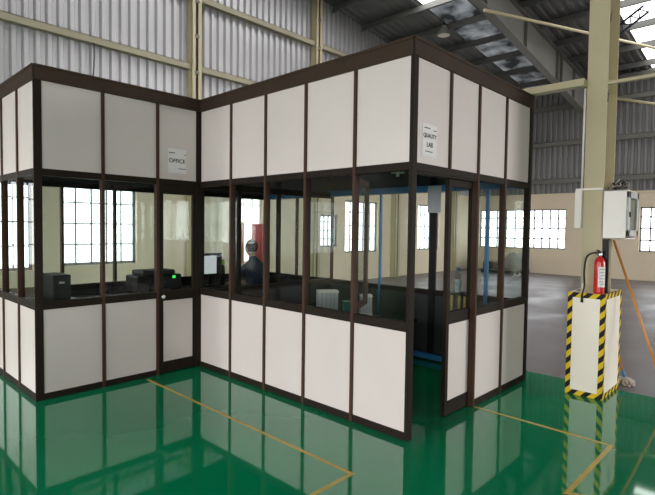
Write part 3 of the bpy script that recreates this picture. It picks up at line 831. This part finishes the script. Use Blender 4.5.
hr = MB(); ellips(hr, hc+Vector((0, -.014, .022)), (.083, .098, .108), 24, 14, lambda v: Vector((v.x, v.y if v.z > -.02 or v.y < 0 else v.y*.3, max(v.z, -.07))))
link('hair', hr, 'hair', pn)
for s, w in ((-1, V[8]), (1, V[11])):
    w = Vector(w); hv = [w, w+Vector((-s*.01, .06, -.005))]; he = [(0, 1)]; hrad = [.028, .034]
    for k in range(4):
        b = w+Vector((-s*.01+(k-1.5)*.02, .085, -.004)); ln_ = (.032, .038, .036, .028)[k]
        i = len(hv); hv += [b, b+Vector((0, ln_, -.006)), b+Vector((0, ln_*1.7, -.018))]; he += [(1, i), (i, i+1), (i+1, i+2)]; hrad += [.010, .009, .008]
    i = len(hv); b = w+Vector((-s*.045, .045, -.008)); hv += [b, b+Vector((-s*.018, .03, -.008))]; he += [(0, i), (i, i+1)]; hrad += [.011, .009]
    skinned('hand', hv, he, hrad, 'skin', pn, 1)
ch = thing('office_chair', (px, py, 0), 'black office chair the seated person uses', 'chair')
link('seat', MB().box(px-.23, px+.23, py-.2, py+.25, .40, .455), 'black', ch, bevel=.02)
link('backrest', MB().obox((px, py-.235, .78), (.21, 0, 0), (0, .02, 0), (0, -.02, .2)), 'black', ch, bevel=.012)
link('back_arm', MB().box(px-.03, px+.03, py-.24, py-.21, .38, .62), 'black', ch)
link('gas_post', MB().tube([(px, py, .08), (px, py, .40)], .025, 12), 'steelb', ch)
for k in range(5):
    a = k*2*math.pi/5+.3; c = Vector((px, py, .08)); q = c+Vector((math.cos(a)*.28, math.sin(a)*.28, -.03))
    link('leg', MB().tube([c, q], .018, 8).lathe((q.x, q.y, 0), [(.02, 0), (.026, .02), (.02, .05)], 10), 'black', ch)

# ------------------------------------------------------------------ beyond the cabin, by the walls
def drape(label, x0, x1, z0, z1, mat):
    mb = MB(); n = 40; vs = []; fs = []
    for lay in (0, .012):
        for i in range(n+1):
            u = i/n; y = 7.80+.035*math.sin(u*math.pi*7)+lay
            vs += [(x0+(x1-x0)*u, y, z0+.03*math.sin(u*5)), (x0+(x1-x0)*u, y*.5+7.80*.5, z1)]
    o2 = 2*(n+1)
    for i in range(n):
        fs += [(2*i, 2*i+2, 2*i+3, 2*i+1), (o2+2*i, o2+2*i+1, o2+2*i+3, o2+2*i+2), (2*i, o2+2*i, o2+2*i+2, 2*i+2), (2*i+1, 2*i+3, o2+2*i+3, o2+2*i+1)]
    fs += [(0, 1, o2+1, o2), (2*n, o2+2*n, o2+2*n+1, 2*n+1)]
    o = fixn(link('hanging_cloth', mb.add(vs, fs, True), mat))
    return tag(o, label, 'cloth')
drape('red cloth hanging before the white framed window behind the cabin', 4.55, 4.95, .75, 1.72, 'redcloth')
drape('orange cloth hanging in the left of the white framed window behind the cabin', 4.13, 4.30, .75, 1.75, 'orcloth')
pl = thing('pallet', (15.6, 6.35, 0), 'low dark pallet on the concrete by the far wall', 'pallet')
dk = MB()
for k in range(7): dk.box(15.0+k*.16, 15.13+k*.16, 5.4, 6.9, .11, .135)
link('deck_boards', dk, 'dgreen', pl)
for y0 in (5.42, 6.1, 6.78): link('bearer', MB().box(15.0, 16.09, y0, y0+.1, -.002, .11), 'black', pl)
cv = thing('covered_machine', (15.3, 5.85, .135), 'rounded dark grey green machine under a cover on the far pallet', 'machine')
cb = MB(); ellips(cb, (15.4, 5.72, .40), (.30, .42, .40), 20, 12, lambda v: Vector((v.x, v.y*(1.25 if v.z < 0 else 1), max(v.z, -.262))))
link('cover', cb, 'dgreen', cv)
link('lower_block', MB().box(15.1, 15.9, 6.25, 6.85, .137, .42), 'black', cv, bevel=.03)

# ------------------------------------------------------------------ light
wd = D_.worlds.new('world'); scn.world = wd; wd.use_nodes = True
bg = wd.node_tree.nodes['Background']; bg.inputs['Color'].default_value = (1, .958, .955, 1); bg.inputs['Strength'].default_value = 13.5
def portal(size, mat):  # guides world light in through the added wall openings
    pt = D_.lights.new('opening_daylight_portal', 'AREA'); pt.shape = 'RECTANGLE'; pt.size, pt.size_y = size; pt.cycles.is_portal = True
    po = D_.objects.new('opening_daylight_portal', pt); COL.objects.link(po); po.matrix_world = Matrix(mat)
for OP in OPS: portal((OP[1]-OP[0], OP[2]), ((0, 0, -1, XW-.1), (1, 0, 0, (OP[0]+OP[1])/2), (0, -1, 0, OP[2]/2), (0, 0, 0, 1)))
portal((OS[1]-OS[0], OS[2]), ((1, 0, 0, (OS[0]+OS[1])/2), (0, 0, -1, YS-.1), (0, 1, 0, OS[2]/2), (0, 0, 0, 1)))
vs_ = scn.view_settings
vs_.view_transform = 'Standard'; vs_.look = 'None'; vs_.gamma = 1; vs_.use_curve_mapping = False
vs_.exposure = .24
scn.cycles.use_denoising = True
scn.cycles.max_bounces = 12; scn.cycles.transparent_max_bounces = 24; scn.cycles.diffuse_bounces = 5
